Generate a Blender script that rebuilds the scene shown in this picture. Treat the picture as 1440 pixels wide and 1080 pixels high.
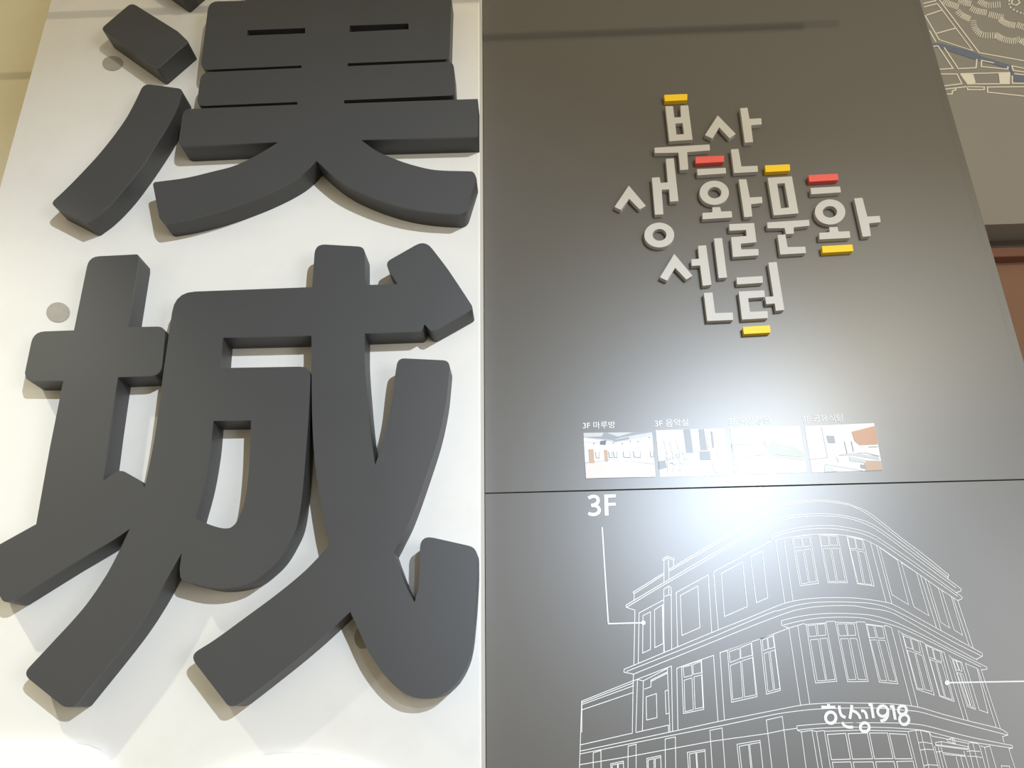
import bpy, bmesh, math, random
from mathutils import Matrix, Vector
from mathutils.geometry import tessellate_polygon

for o in list(bpy.data.objects):
    bpy.data.objects.remove(o)
S = bpy.context.scene
COL = S.collection

# ------------------------------------------------------------------ camera
F_PX = 1110.0
PITCH, YAW, ROLL = (math.radians(a) for a in (22.25, 1.49, 1.086))
CAM = Vector((0.0, -1.2, 1.55))
_base = Matrix(((1, 0, 0), (0, 0, -1), (0, 1, 0)))
_rz = Matrix(((math.cos(YAW), math.sin(YAW), 0), (-math.sin(YAW), math.cos(YAW), 0), (0, 0, 1)))
_rx = Matrix(((1, 0, 0), (0, math.cos(PITCH), math.sin(PITCH)), (0, -math.sin(PITCH), math.cos(PITCH))))
_rr = Matrix(((math.cos(ROLL), math.sin(ROLL), 0), (-math.sin(ROLL), math.cos(ROLL), 0), (0, 0, 1)))
M = _rr @ _base @ _rx @ _rz                      # world -> camera (x right, y down, z forward)
cd = bpy.data.cameras.new('camera')
cd.sensor_fit = 'HORIZONTAL'
cd.sensor_width = 36.0
cd.lens = 36.0 * F_PX / 1440.0
cd.clip_start = 0.02
cam = bpy.data.objects.new('camera', cd)
COL.objects.link(cam)
cam.matrix_world = Matrix.Translation(CAM) @ (M.transposed() @ Matrix(((1, 0, 0), (0, -1, 0), (0, 0, -1)))).to_4x4()
S.camera = cam

# ------------------------------------------------------------------ view, world, lights
S.view_settings.view_transform = 'Standard'
S.view_settings.look = 'None'
S.view_settings.gamma = 1.0
S.view_settings.use_curve_mapping = False
S.view_settings.exposure = 0.0

w = bpy.data.worlds.new('world')
S.world = w
w.use_nodes = True
bg = w.node_tree.nodes['Background']
bg.inputs['Color'].default_value = (1.0, 0.86, 0.60, 1)
bg.inputs['Strength'].default_value = 0.62


def spot(name, loc, target, power, color, angle, blend, radius):
    d = bpy.data.lights.new(name, 'SPOT')
    d.energy = power
    d.color = color
    d.spot_size = math.radians(angle)
    d.spot_blend = blend
    d.shadow_soft_size = radius
    o = bpy.data.objects.new(name, d)
    COL.objects.link(o)
    o.location = loc
    o.rotation_euler = (Vector(target) - Vector(loc)).to_track_quat('-Z', 'Y').to_euler()
    return o


LA = Vector((2.26, -4.79, 3.60))                # gallery spotlight on the white board: cool core, warm fringe
spot('gallery_spot_lamp', LA, (-0.58, 0, 1.78), 930, (0.70, 0.83, 1.0), 23.5, 1.0, 0.018)
spot('gallery_spot_fringe', LA, (-0.50, 0, 2.9), 230, (1.0, 0.87, 0.56), 44, 1.0, 0.018)
spot('upper_right_fill', (2.9, -5.2, 3.7), (1.0, 0, 3.2), 330, (1.0, 0.89, 0.66), 28, 1.0, 0.04)  # unseen warm fill, added to lift the upper right and the mural
LB = Vector((2.05, -7.0, 3.48))                 # second spotlight further back, on the dark boards
spot('rear_spot_lamp', LB, (0.60, 0, 1.74), 1360, (0.69, 0.82, 1.0), 14, 1.0, 0.05)
spot('ceiling_spot_lamp', (-1.72, -1.15, 3.42), (-1.10, 0, 1.20), 122, (1.0, 0.98, 0.74), 52, 1.0, 0.03)
wd = bpy.data.lights.new('side_fill_light', 'AREA')   # unseen soft fill, added to brighten the right of the dark boards
wd.shape = 'RECTANGLE'
wd.size, wd.size_y, wd.energy, wd.color = 1.4, 1.8, 45, (0.95, 0.98, 1.0)
wo = bpy.data.objects.new('side_fill_light', wd)
COL.objects.link(wo)
wo.location = (3.1, -3.4, 1.5)
wo.rotation_euler = (Vector((0.6, 0, 1.4)) - Vector(wo.location)).to_track_quat('-Z', 'Y').to_euler()

# ------------------------------------------------------------------ helpers
YW = 0.0                       # front of the white panel
YD = 0.09                      # front of the dark boards
YL = 0.14                      # wall left of the white panel
YM = 0.45                      # mural header
T = 0.0435                     # thickness of the large characters
TS = 0.0105                    # thickness of the small sign pieces


def W(px, py, Y=0.0):
    """Point of the plane y = Y seen at a pixel of the 1440 x 1080 photograph."""
    d = M.transposed() @ Vector(((px - 720) / F_PX, (py - 540) / F_PX, 1.0))
    return CAM + d * ((Y - CAM.y) / d.y)


def px_size(px, py, Y):
    return (W(px + 1, py, Y) - W(px, py, Y)).length


def tile(ox, oy, s):
    return lambda pts: [(ox + p[0] / s, oy + p[1] / s) + tuple(p[2:]) for p in pts]


def tag(o, label=None, cat=None, group=None, kind=None):
    if label: o['label'] = label
    if cat: o['category'] = cat
    if group: o['group'] = group
    if kind: o['kind'] = kind
    return o


def link(name, me, mat=None, parent=None):
    o = bpy.data.objects.new(name, me)
    COL.objects.link(o)
    if mat is not None and me is not None:
        for m in (mat if isinstance(mat, list) else [mat]):
            me.materials.append(m)
    if parent is not None:
        o.parent = parent
        o.matrix_parent_inverse = Matrix.Translation(-parent.location)
    return o


def empty(name, loc):
    o = bpy.data.objects.new(name, None)
    COL.objects.link(o)
    o.location = loc
    o.empty_display_size = 0.05
    return o


def mesh(name, verts, faces):
    me = bpy.data.meshes.new(name)
    me.from_pydata([tuple(v) for v in verts], [], faces)
    me.update()
    return me


def box(name, x0, x1, y0, y1, z0, z1, mat, parent=None, bevel=0.0):
    v = [(x, y, z) for x in (x0, x1) for y in (y0, y1) for z in (z0, z1)]
    f = [(0, 1, 3, 2), (4, 6, 7, 5), (0, 4, 5, 1), (2, 3, 7, 6), (0, 2, 6, 4), (1, 5, 7, 3)]
    o = link(name, mesh(name, v, f), mat, parent)
    if bevel: add_bevel(o, bevel)
    return o


def add_bevel(o, width, seg=1):
    b = o.modifiers.new('bevel', 'BEVEL')
    b.width = width
    b.segments = seg
    b.limit_method = 'ANGLE'
    b.angle_limit = math.radians(50)
    b.use_clamp_overlap = True


def outline(pts):
    """(x,y) sharp, (x,y,r>0) rounded corner, (x,y,-1) smooth curve point."""
    n = len(pts)
    P = [Vector(p[:2]) for p in pts]
    R = [p[2] if len(p) > 2 else 0 for p in pts]
    out = []
    for i in range(n):
        a, b, c = P[i - 1], P[i], P[(i + 1) % n]
        if R[i] > 0:
            u, v = (a - b), (c - b)
            r = min(R[i] * (1.6 if R[i] > 1.5 else 1.0), u.length * 0.45, v.length * 0.45)
            s, e = b + u.normalized() * r, b + v.normalized() * r
            for k in range(6):
                t = k / 5
                out.append(s * (1 - t) ** 2 + b * 2 * t * (1 - t) + e * t * t)
        else:
            out.append(b.copy())
        j = (i + 1) % n
        if R[i] == -1 or R[j] == -1:
            p0 = out[-1]
            p1 = P[j]
            if R[j] > 0:
                d = P[(j)] - P[i]
                p1 = P[j] - d.normalized() * min(R[j], d.length * 0.45)
            m0 = (P[j] - P[i - 1]) / 2 if R[i] == -1 else (p1 - p0)
            m1 = (P[(j + 1) % n] - P[i]) / 2 if R[j] == -1 else (p1 - p0)
            L = (p1 - p0).length
            if m0.length > 1e-6: m0 = m0.normalized() * L
            if m1.length > 1e-6: m1 = m1.normalized() * L
            for k in range(1, 5):
                t = k / 5
                h = (2 * t ** 3 - 3 * t ** 2 + 1) * p0 + (t ** 3 - 2 * t ** 2 + t) * m0 \
                    + (-2 * t ** 3 + 3 * t ** 2) * p1 + (t ** 3 - t ** 2) * m1
                out.append(h)
    return [(p.x, p.y) for p in out]


def ring_pts(cx, cy, rx, ry, n=40):
    return [(cx + rx * math.cos(2 * math.pi * k / n), cy + ry * math.sin(2 * math.pi * k / n)) for k in range(n)]


def prism(name, loops_px, y_trace, y_front, y_back, mat, parent=None, origin=None):
    """Extrude px loops (outline + holes), traced on the plane y_trace, from y_front to y_back."""
    loops = []
    for L in loops_px:
        q = [W(p[0], p[1], y_trace) for p in L]
        loops.append([(v.x, v.z) for v in q])
    return prism_xz(name, loops, y_front, y_back, mat, parent)


def prism_xz(name, loops, y_front, y_back, mat, parent=None):
    flat = [p for L in loops for p in L]
    n = len(flat)
    tris = tessellate_polygon([[Vector((x, z, 0)) for x, z in L] for L in loops])
    verts = [(x, y_front, z) for x, z in flat] + [(x, y_back, z) for x, z in flat]
    faces = []
    for t in tris:
        faces.append(tuple(t))
        faces.append(tuple(i + n for i in reversed(t)))
    s = 0
    for L in loops:
        k = len(L)
        for i in range(k):
            a, b = s + i, s + (i + 1) % k
            faces.append((a, b, b + n, a + n))
        s += k
    me = mesh(name, verts, faces)
    bm = bmesh.new()
    bm.from_mesh(me)
    bmesh.ops.recalc_face_normals(bm, faces=bm.faces)
    bm.to_mesh(me)
    bm.free()
    return link(name, me, mat, parent)


def smooth_line(pts, sub=5):
    if len(pts) < 3: return pts
    P = [Vector(p[:2]) for p in pts]
    out = []
    for i in range(len(P) - 1):
        p0, p1 = P[i], P[i + 1]
        m0 = (p1 - (P[i - 1] if i else p0)) / (2 if i else 1)
        m1 = ((P[i + 2] if i + 2 < len(P) else p1) - p0) / (2 if i + 2 < len(P) else 1)
        L = (p1 - p0).length
        if m0.length > 0: m0 = m0.normalized() * L
        if m1.length > 0: m1 = m1.normalized() * L
        for k in range(sub):
            t = k / sub
            out.append((2 * t ** 3 - 3 * t ** 2 + 1) * p0 + (t ** 3 - 2 * t ** 2 + t) * m0
                       + (-2 * t ** 3 + 3 * t ** 2) * p1 + (t ** 3 - t ** 2) * m1)
    out.append(P[-1])
    return [(p.x, p.y) for p in out]


class Ink:
    """Printed or cut-vinyl marks lying on one plane."""
    def __init__(self, Y, lift=0.0004):
        self.Y = Y - lift
        self.v, self.f, self.mi = [], [], []
        self.k = 0

    def line(self, pts, wpx=1.5, closed=False, m=0, smooth=False):
        if smooth: pts = smooth_line(pts)
        q = [W(p[0], p[1], self.Y) for p in pts]
        sz = px_size(*pts[len(pts) // 2][:2], self.Y) * wpx / 2
        pl = [Vector((a.x, a.z)) for a in q]
        n = len(pl)
        L, Rr = [], []
        for i in range(n):
            a = pl[i - 1] if (i or closed) else None
            c = pl[(i + 1) % n] if (i < n - 1 or closed) else None
            b = pl[i]
            d0 = (b - a).normalized() if a is not None and (b - a).length > 1e-9 else None
            d1 = (c - b).normalized() if c is not None and (c - b).length > 1e-9 else None
            if d0 is None and d1 is None: d0 = Vector((1, 0))
            if d0 is None: d0 = d1
            if d1 is None: d1 = d0
            t = d0 + d1
            t = t.normalized() if t.length > 1e-6 else d0
            nn = Vector((-t.y, t.x))
            k = max(0.5, abs(nn.dot(Vector((-d0.y, d0.x)))))
            L.append(b + nn * sz / k)
            Rr.append(b - nn * sz / k)
        s = len(self.v)
        self.k = (self.k + 1) % 24
        yy = self.Y - self.k * 1e-5
        for a, b in zip(L, Rr):
            self.v += [(a.x, yy, a.y), (b.x, yy, b.y)]
        for i in range(n if closed else n - 1):
            j = (i + 1) % n
            self.f.append((s + 2 * i, s + 2 * i + 1, s + 2 * j + 1, s + 2 * j))
            self.mi.append(m)

    def fill(self, pts, m=0, lift=0.0):
        q = [W(p[0], p[1], self.Y) for p in pts]
        s = len(self.v)
        self.v += [(a.x, self.Y - lift - 3e-4, a.z) for a in q]
        for t in tessellate_polygon([[Vector((a.x, a.z, 0)) for a in q]]):
            self.f.append(tuple(s + i for i in t))
            self.mi.append(m)

    def disc(self, c, r, m=0):
        self.fill(ring_pts(c[0], c[1], r, r, 20), m)

    def ring(self, c, rx, ry, wpx, m=0):
        self.line(ring_pts(c[0], c[1], rx, ry, 32), wpx, True, m)

    def build(self, name, mats, parent=None):
        me = mesh(name, self.v, self.f)
        bm = bmesh.new()
        bm.from_mesh(me)
        for f in bm.faces:                         # every mark faces the room
            if f.normal.y > 0: f.normal_flip()
        bm.to_mesh(me)
        bm.free()
        mats = mats if isinstance(mats, list) else [mats]
        o = link(name, me, mats, parent)
        for p, k in zip(me.polygons, self.mi): p.material_index = k
        return o


# ------------------------------------------------------------------ materials
def mat(name, col, rough=0.5, spec=0.5, noise=None, bump=None, coat=0.0):
    m = bpy.data.materials.new(name)
    m.use_nodes = True
    nt = m.node_tree
    b = nt.nodes['Principled BSDF']
    b.inputs['Base Color'].default_value = (*col, 1)
    b.inputs['Roughness'].default_value = rough
    b.inputs['Specular IOR Level'].default_value = spec
    if coat:
        b.inputs['Coat Weight'].default_value = coat
        b.inputs['Coat Roughness'].default_value = 0.3
    tc = nt.nodes.new('ShaderNodeTexCoord')
    if noise:
        scale, col2, lo, hi = noise
        n = nt.nodes.new('ShaderNodeTexNoise')
        n.inputs['Scale'].default_value = scale
        n.inputs['Detail'].default_value = 6
        n.inputs['Roughness'].default_value = 0.6
        r = nt.nodes.new('ShaderNodeValToRGB')
        r.color_ramp.elements[0].position = lo
        r.color_ramp.elements[0].color = (*col2, 1)
        r.color_ramp.elements[1].position = hi
        r.color_ramp.elements[1].color = (*col, 1)
        nt.links.new(tc.outputs['Object'], n.inputs['Vector'])
        nt.links.new(n.outputs['Fac'], r.inputs['Fac'])
        nt.links.new(r.outputs['Color'], b.inputs['Base Color'])
    if bump:
        scale, strength, dist = bump
        n = nt.nodes.new('ShaderNodeTexNoise')
        n.inputs['Scale'].default_value = scale
        n.inputs['Detail'].default_value = 3
        bp = nt.nodes.new('ShaderNodeBump')
        bp.inputs['Strength'].default_value = strength
        bp.inputs['Distance'].default_value = dist
        nt.links.new(tc.outputs['Object'], n.inputs['Vector'])
        nt.links.new(n.outputs['Fac'], bp.inputs['Height'])
        nt.links.new(bp.outputs['Normal'], b.inputs['Normal'])
    return m


M_WHITE = mat('white_paint', (0.79, 0.78, 0.755), 0.6, 0.3, (9, (0.755, 0.745, 0.72), 0.3, 0.5), (60, 0.12, 0.001))
M_WHITE2 = mat('white_lacquer', (0.95, 0.95, 0.95), 0.4, 0.4)
M_CREAM = mat('cream_wall_paint', (0.78, 0.72, 0.52), 0.7, 0.2, (4, (0.75, 0.69, 0.50), 0.3, 0.6), (80, 0.1, 0.001))
M_BLACK = mat('black_letter_paint', (0.036, 0.039, 0.046), 0.49, 1.0, (7, (0.032, 0.035, 0.042), 0.3, 0.7))
M_BLACKS = mat('black_letter_side_paint', (0.045, 0.044, 0.044), 0.5, 0.6, None, (160, 0.15, 0.0008))
M_DARK = mat('dark_grey_board', (0.104, 0.097, 0.087), 0.345, 0.95, (1.2, (0.098, 0.092, 0.083), 0.3, 0.7), (900, 0.04, 0.0002))
M_DARKE = mat('dark_board_edge', (0.16, 0.15, 0.14), 0.5, 0.4)
M_LITSIDE = mat('white_paint_lit_side', (0.93, 0.91, 0.86), 0.5, 0.4)  # paler than the white paint: light on the board's side put into colour
M_SEAM = mat('seam_shadow_gap', (0.02, 0.02, 0.02), 0.8, 0.1)
M_DISC = mat('grey_filler_disc', (0.42, 0.40, 0.355), 0.55, 0.3, (40, (0.37, 0.35, 0.31), 0.35, 0.65))
M_GREY = mat('light_grey_piece', (0.58, 0.57, 0.555), 0.5, 0.3)
M_YEL = mat('yellow_piece', (0.97, 0.64, 0.02), 0.45, 0.35)
M_RED = mat('red_piece', (0.86, 0.13, 0.11), 0.45, 0.35)
M_INK = mat('white_vinyl', (0.85, 0.85, 0.84), 0.4, 0.4)
M_MURAL = mat('mural_grey_paint', (0.30, 0.285, 0.26), 0.6, 0.3, (3, (0.288, 0.272, 0.25), 0.3, 0.7))
M_MINK = mat('mural_cream_ink', (0.84, 0.80, 0.71), 0.6, 0.2)
M_MBLUE = mat('mural_blue_ink', (0.17, 0.20, 0.28), 0.6, 0.2)
M_BROWN = mat('orange_brown_wood', (0.27, 0.145, 0.092), 0.5, 0.3, (6, (0.235, 0.125, 0.078), 0.3, 0.7))
M_BROWN2 = mat('dark_brown_paint', (0.075, 0.055, 0.042), 0.6, 0.3)
M_BROWN3 = mat('red_brown_rail', (0.20, 0.085, 0.055), 0.5, 0.4)
M_FLOOR = mat('floor_grey', (0.30, 0.27, 0.23), 0.4, 0.4, (3, (0.26, 0.235, 0.2), 0.35, 0.65))
M_CEIL = mat('ceiling_white', (0.7, 0.68, 0.63), 0.8, 0.2)
M_METAL = mat('rail_metal', (0.5, 0.5, 0.5), 0.4, 0.5)

# ------------------------------------------------------------------ the setting
ZC = 3.9
XL = W(71.7, 0, YW).x
XS = W(675.5, 540, YW).x                      # right end of the white panel
XR = W(1440, 497, YD).x                       # right end of the dark backing
XRI = W(1440, 549, YD).x                      # right end of the dark boards
ZSEAM = (W(684, 693, YD).z + W(1440, 675, YD).z) / 2

o = box('floor', -3.2, 3.2, -8.2, 1.0, -0.05, 0.0, M_FLOOR); tag(o, 'smooth grey floor below the signs', 'floor', kind='structure')
o = box('ceiling', -3.2, 3.2, -8.2, 1.0, ZC, ZC + 0.05, M_CEIL); tag(o, 'plain white ceiling above the signs', 'ceiling', kind='structure')
o = box('wall_left', -3.2, XL + 0.03, YL, YL + 0.1, 0.0, ZC, M_CREAM)
tag(o, 'cream wall set back behind the edge of the white panel', 'wall', kind='structure')

ZH = W(1415, 315, YM).z                        # lower edge of the mural header
o = box('wall_right', 0.5, 3.2, YM, YM + 0.075, ZH, ZC, M_MURAL)
tag(o, 'grey mural wall with a printed street map', 'wall', kind='structure')
YB = YM + 0.075
o = box('wall_back', 0.5, 3.2, YB + 0.02, YB + 0.12, 0.0, ZC, M_BROWN)
tag(o, 'orange-brown wall under the map mural', 'wall', kind='structure')
zt0, zt1, zt2 = W(1420, 364, YB).z, W(1420, 351, YB).z, W(1420, 341, YB).z
o = box('trim_1', 0.5, 3.2, YB, YB + 0.02, zt1 + 0.002, ZC, M_BROWN2); tag(o, 'dark brown band tucked under the map mural', 'trim', kind='structure')
o = box('trim_2', 0.5, 3.2, YB - 0.012, YB + 0.02, zt0, zt1, M_BROWN3, bevel=0.0015); tag(o, 'red-brown rail with a bright upper edge', 'trim', kind='structure')

# white panel that carries the large characters
p = empty('sign_board', ((XL + XS) / 2, YL, 0.0))
tag(p, 'tall white painted board carrying the large black characters', 'board')
box('face_panel', XL, XS - 0.002, YW, YL, 0.0, 3.3, M_WHITE, p, bevel=0.0012)
o = box('lit_side', XS - 0.002, XS, YW + 0.0006, YL, 0.0, 3.3, M_LITSIDE, p)  # the board's own side, its brightness painted in
o['label'] = 'side of the white board, coloured paler as if lit'

# dark boards, one above the other
for nm, z0, z1, lab in (('display_board', ZSEAM + 0.0007, 3.3, 'dark grey glossy upper board with the raised coloured sign'),
                        ('display_board', 0.0, ZSEAM - 0.0007, 'dark grey glossy lower board with the white building drawing')):
    e = empty(nm, ((XS + XRI) / 2, YD + 0.01, z0))
    tag(e, lab, 'board', 'dark grey display boards')
    box('face_sheet', XS + 0.001, XRI, YD, YD + 0.006, z0, z1, M_DARK, e, bevel=0.0006)
    box('backing_frame', XS + 0.001, XR, YD + 0.006, YD + 0.05, z0, z1, M_DARKE if False else M_DARK, e, bevel=0.0006)

# hanging rail whose thin shadow runs along the top of the panels
yr = -0.6
zr = 2.9 + (LA.z - 2.9) * (-yr) / (-LA.y)
e = empty('hanging_rail', (0, yr, zr)); tag(e, 'slim grey rail hanging from the ceiling in front of the panels', 'rail')
box('rail_bar', -2.4, 0.90, yr - 0.008, yr + 0.008, zr - 0.008, zr + 0.008, M_METAL, e, bevel=0.001)
for x in (-2.35, -1.7):
    box('hanger_rod', x - 0.003, x + 0.003, yr - 0.003, yr + 0.003, zr, ZC, M_METAL, e)

# ------------------------------------------------------------------ large black characters
def letter(name, loops, label, group):
    loops = [outline(L) for L in loops]
    c = W(*loops[0][0], -T)
    xs = [W(p[0], p[1], -T) for p in loops[0]]
    e = empty(name, (sum(v.x for v in xs) / len(xs), 0, min(v.z for v in xs)))
    tag(e, label, 'character', group)
    f = prism('face', loops, -T, -T, -T + 0.004, M_BLACK, e)
    add_bevel(f, 0.0016)
    prism('side_return', loops, -T, -T + 0.004, 0.0, M_BLACKS, e)
    return e


DOT = [(141, 41, 5), (185, 3.5, 5), (250, 44), (265.5, 59, 2), (221, 97, 2)]
SWEEP = [(202, 117.5, 6), (258, 125, 5), (250, 151, -1), (235, 180, -1), (214, 213, -1), (190, 247, -1), (170, 272, -1),
         (145, 297, -1), (122.5, 313.7, 2), (70, 287, 6), (92, 266.5, -1), (118, 240, -1), (145, 210, -1), (175, 170, -1), (190, 143, -1)]
HAN = [(293.5, 2, 8), (345, 1), (350, -95, 4), (415, -97, 4), (417, -40), (497, -43), (498, -100, 4), (562, -102, 4), (562, -11),
       (635, -14, 6), (632, 83, 5), (488.7, 89), (488.7, 93), (638, 86.5, 6), (640.5, 134, 5), (483.7, 141), (483.7, 145.5),
       (672, 139, 1), (672, 192.5, 1), (508, 197), (530, 212.5, -1), (555, 223.5, -1), (580, 232, -1), (612, 239, -1), (666, 241, 6),
       (670, 250, 0), (654, 301.5, 7), (612, 299, -1), (580, 294.5, -1), (552, 287.5, -1), (522, 277, -1), (490, 262, -1), (467, 246, -1),
       (445, 226), (436, 236, -1), (420, 249, -1), (397.5, 262, -1), (365, 277, -1), (330, 290, -1), (300, 299.5, -1), (262, 309, -1),
       (230, 314.5, 3), (224, 306), (214.5, 256.5, 3), (262, 250, -1), (300, 241, -1), (327, 234, -1), (350, 224, -1), (372, 212, -1), (391, 200),
       (250, 206.5, 7), (258, 153.5, 6), (418, 147), (418, 143.3), (276, 149.3, 7), (283, 101.8, 7), (424, 95.5), (424, 92), (281.5, 98.5, 8)]
SLOT1 = [(348, 42.5), (429, 39.3), (429, 46.8), (347.5, 50)]
SLOT2 = [(492, 36), (574.5, 33), (574.5, 41), (491, 45)]
SEONG = [(125, 361, 9), (195, 357.5, 5), (195, 366), (179.5, 460), (233.5, 459, 8), (226.5, 528, 9), (166, 530.5), (162.5, 552), (155, 602), (145, 676),
         (166, 662, 2), (174, 662.5, 2), (200, 677.5, 3), (203, 686), (209, 660, -1), (218, 612, -1), (225, 562, -1), (229.5, 525, -1), (237, 473),
         (246, 411, 24), (439, 403.7), (443.2, 343, 9), (513, 347, 6), (513, 400.7), (559, 399.5), (541, 369.5, 6),
         (598, 337, 10), (627.5, 375.5, -1), (647.5, 405, -1), (666.5, 434, 4), (607, 467, 4), (597, 456), (593, 466, 4), (513, 469),
         (513, 507, -1), (516, 552, -1), (521, 607, -1), (527.5, 654), (540, 617, -1), (550, 575, -1), (556, 525, -1), (559.5, 503.5, 10), (633, 507, 9),
         (631, 530, -1), (627, 567, -1), (617.5, 612, -1), (602.5, 660, -1), (577.5, 730, -1), (560, 766, -1), (554, 777.5), (560, 795, -1), (572.5, 827, -1), (583, 847),
         (589, 822, -1), (591, 752, 12), (671, 770, 8), (670.8, 815, -1), (666.5, 880, -1), (660, 925, -1), (645, 957, -1), (627.5, 974, -1),
         (610, 981, -1), (590, 982, -1), (572.5, 977, -1), (552.5, 962, -1), (535, 942, -1), (519, 917, -1), (502.5, 882, -1), (492.5, 860.5),
         (487, 865.5), (447.5, 902, -1), (402, 940, -1), (340, 987.5, -1), (330, 993, 3), (321, 993, 3), (266.5, 922, 9), (300, 901, -1), (340, 872, -1), (390, 835, -1), (427.5, 804, -1),
         (450, 781, -1), (462.5, 766), (456, 736, -1), (447.5, 684, -1), (442, 642, -1), (439.3, 595, -1), (438.3, 545, -1), (438, 472), (313.7, 475), (310, 517.5),
         (437, 515.3, 26), (435.7, 550, -1), (433.5, 592, -1), (429.5, 645, -1), (425, 695, -1), (418, 738, -1), (407, 763, -1), (392, 787, -1), (375, 804, -1), (355, 818, -1),
         (325, 826, -1), (295, 826, -1), (254, 816, 4), (252.5, 800), (255.5, 777.5), (240, 805, -1), (217.5, 845, -1), (190, 887, -1), (155, 932, -1), (120, 975, -1),
         (104, 994.5, 3), (90, 994.5, 4), (32, 948, 8), (75, 902, -1), (117.5, 855, -1), (147.5, 812, -1), (165, 780, -1), (182.5, 743.5), (160, 759, -1), (107, 790, -1), (16, 846, 2), (5, 847, 3),
         (-32, 783, 6), (51, 737), (54, 720), (70, 630), (89, 535.5), (37, 535, 7), (35, 524), (47, 466.5, 10), (104, 464.5)]
HOOK = [(300, 592), (353, 591), (351, 645, -1), (345, 700, -1), (336, 728, -1), (326, 741, -1), (315, 743, -1), (297, 738.5, -1), (274, 729), (287, 682, -1), (296, 632, -1)]

g1 = 'strokes of the upper black character'
letter('character_stroke', [[(x + 34, y - 103) + tuple(r) for x, y, *r in DOT]], 'black raised dot stroke at the very top of the white panel', g1)
letter('character_stroke', [DOT], 'short black raised dot stroke above the long sweeping stroke', g1)
letter('character_stroke', [SWEEP], 'long black raised stroke sweeping down to the left, white panel around it', g1)
letter('chinese_character', [HAN, SLOT1, SLOT2], 'large black raised body of the upper character with bars and two splayed legs', g1)
letter('chinese_character', [SEONG, HOOK], 'large black raised lower character in one piece with a hook', 'large black characters')

# white characters whose tops enter at the lower edge
def white_sign(loops, label):
    o = prism('white_character', loops, -0.012, -0.012, 0.0, M_WHITE2)
    add_bevel(o, 0.001)
    tag(o, label, 'character', 'white characters under the black ones')


white_sign([outline([(-60, 1047, 24), (157, 1046, 34), (157, 1240, 24), (-60, 1240, 24)])], 'white raised character with a rounded square corner under the black one')
white_sign([ring_pts(413, 1329, 270, 270, 72), ring_pts(413, 1329, 170, 170, 60)], 'white raised round character under the black one')

# round grey filler discs
for (cx, cy, rx, ry), lab in (((158.5, 89.5, 14.2, 10.3), 'round grey filler disc under the short black dot stroke'),
                              ((82, 439.5, 16.3, 14), 'round grey filler disc beside the top of the lower black character'),
                              ((510, 897, 11.5, 15.5), 'round grey filler disc half hidden by the curved tip of the lower character')):
    o = prism('filler_disc', [ring_pts(cx, cy, rx, ry, 32)], 0.0, -0.0012, 0.0, M_DISC)
    tag(o, lab, 'disc', 'round filler discs on the white panel')

# ------------------------------------------------------------------ raised coloured sign on the upper board
tA, tB, tC, tD, tE = tile(860, 125, 7.2), tile(1050, 125, 7.2), tile(860, 245, 7.2), tile(1050, 225, 7.2), tile(920, 335, 7.2)
GS = 'raised pieces of the centre name sign'


def piece(loops, label, m=M_GREY, name='sign_piece', rnd=0.9):
    ls = []
    for L in loops:
        ls.append(outline([(p[0], p[1], rnd) for p in L]) if len(L) < 30 else L)
    o = prism(name, ls, YD - TS, YD - TS, YD, m)
    add_bevel(o, 0.0009)
    tag(o, label, 'sign piece', GS)
    return o


def bar(pts, label, m):
    return piece([pts], label, m, 'coloured_bar' if m is not M_GREY else 'sign_piece')


bar(tA([(533, 60), (768, 51), (767, 113), (540, 125)]), 'yellow bar at the very top of the name sign', M_YEL)
bar(tB([(186, 774), (436, 763), (441, 828), (193, 842)]), 'yellow bar above the grey upright box-shaped piece', M_YEL)
bar(tD([(762, 872), (1071, 855), (1080, 922), (770, 940)]), 'yellow bar under a grey bar with a stub, beside the right-hand branch', M_YEL)
bar(tE([(898, 898), (1172, 882), (1178, 955), (908, 970)]), 'yellow bar at the very bottom of the name sign', M_YEL)
bar(tA([(850, 688), (1138, 675), (1140, 738), (852, 755)]), 'red bar beside the stem of the grey T-shaped piece', M_RED)
bar(tB([(625, 873), (921, 858), (931, 922), (635, 940)]), 'red bar at the right end of the sign above a plain grey bar', M_RED)
bar(tA([(865, 812), (1155, 798), (1160, 855), (872, 875)]), 'plain grey bar right under the red bar by the T-shaped piece', M_GREY)
bar(tD([(647, 283), (945, 267), (955, 327), (655, 347)]), 'plain grey bar under the red bar at the right end of the sign', M_GREY)
bar(tE([(832, 398), (1097, 383), (1101, 450), (840, 468)]), 'plain grey bar above the square C-shaped piece', M_GREY)
bar(tC([(1037, 650), (1119, 645), (1170, 1045), (1085, 1052)]), 'plain upright grey bar right of an upright bar with a left stub', M_GREY)
piece([tA([(545, 175), (622, 173), (635, 290), (705, 285), (697, 170), (776, 165), (821, 514), (585, 530)]),
       tA([(645, 350), (720, 345), (735, 458), (657, 462)])], 'grey cup-shaped piece with a square hole under the top yellow bar')
piece([tA([(435, 595), (993, 562), (997, 622), (765, 640), (778, 815), (695, 822), (678, 645), (437, 650)])], 'wide grey T-shaped piece with a long stem')
piece([tA([(1075, 268), (1258, 455), (1195, 500), (1090, 388), (1020, 502), (945, 468)])], 'grey chevron piece in the top row of the sign')
piece([tA([(1302, 195), (1376, 190), (1396, 303), (1516, 297), (1521, 358), (1413, 368), (1433, 538), (1350, 545)])], 'grey upright bar with a right stub in the top row of the sign')
piece([tA([(1208, 612), (1285, 607), (1315, 785), (1478, 778), (1483, 838), (1240, 852)])], 'grey L-shaped piece right of the red bar near the T-shaped piece')
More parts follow.
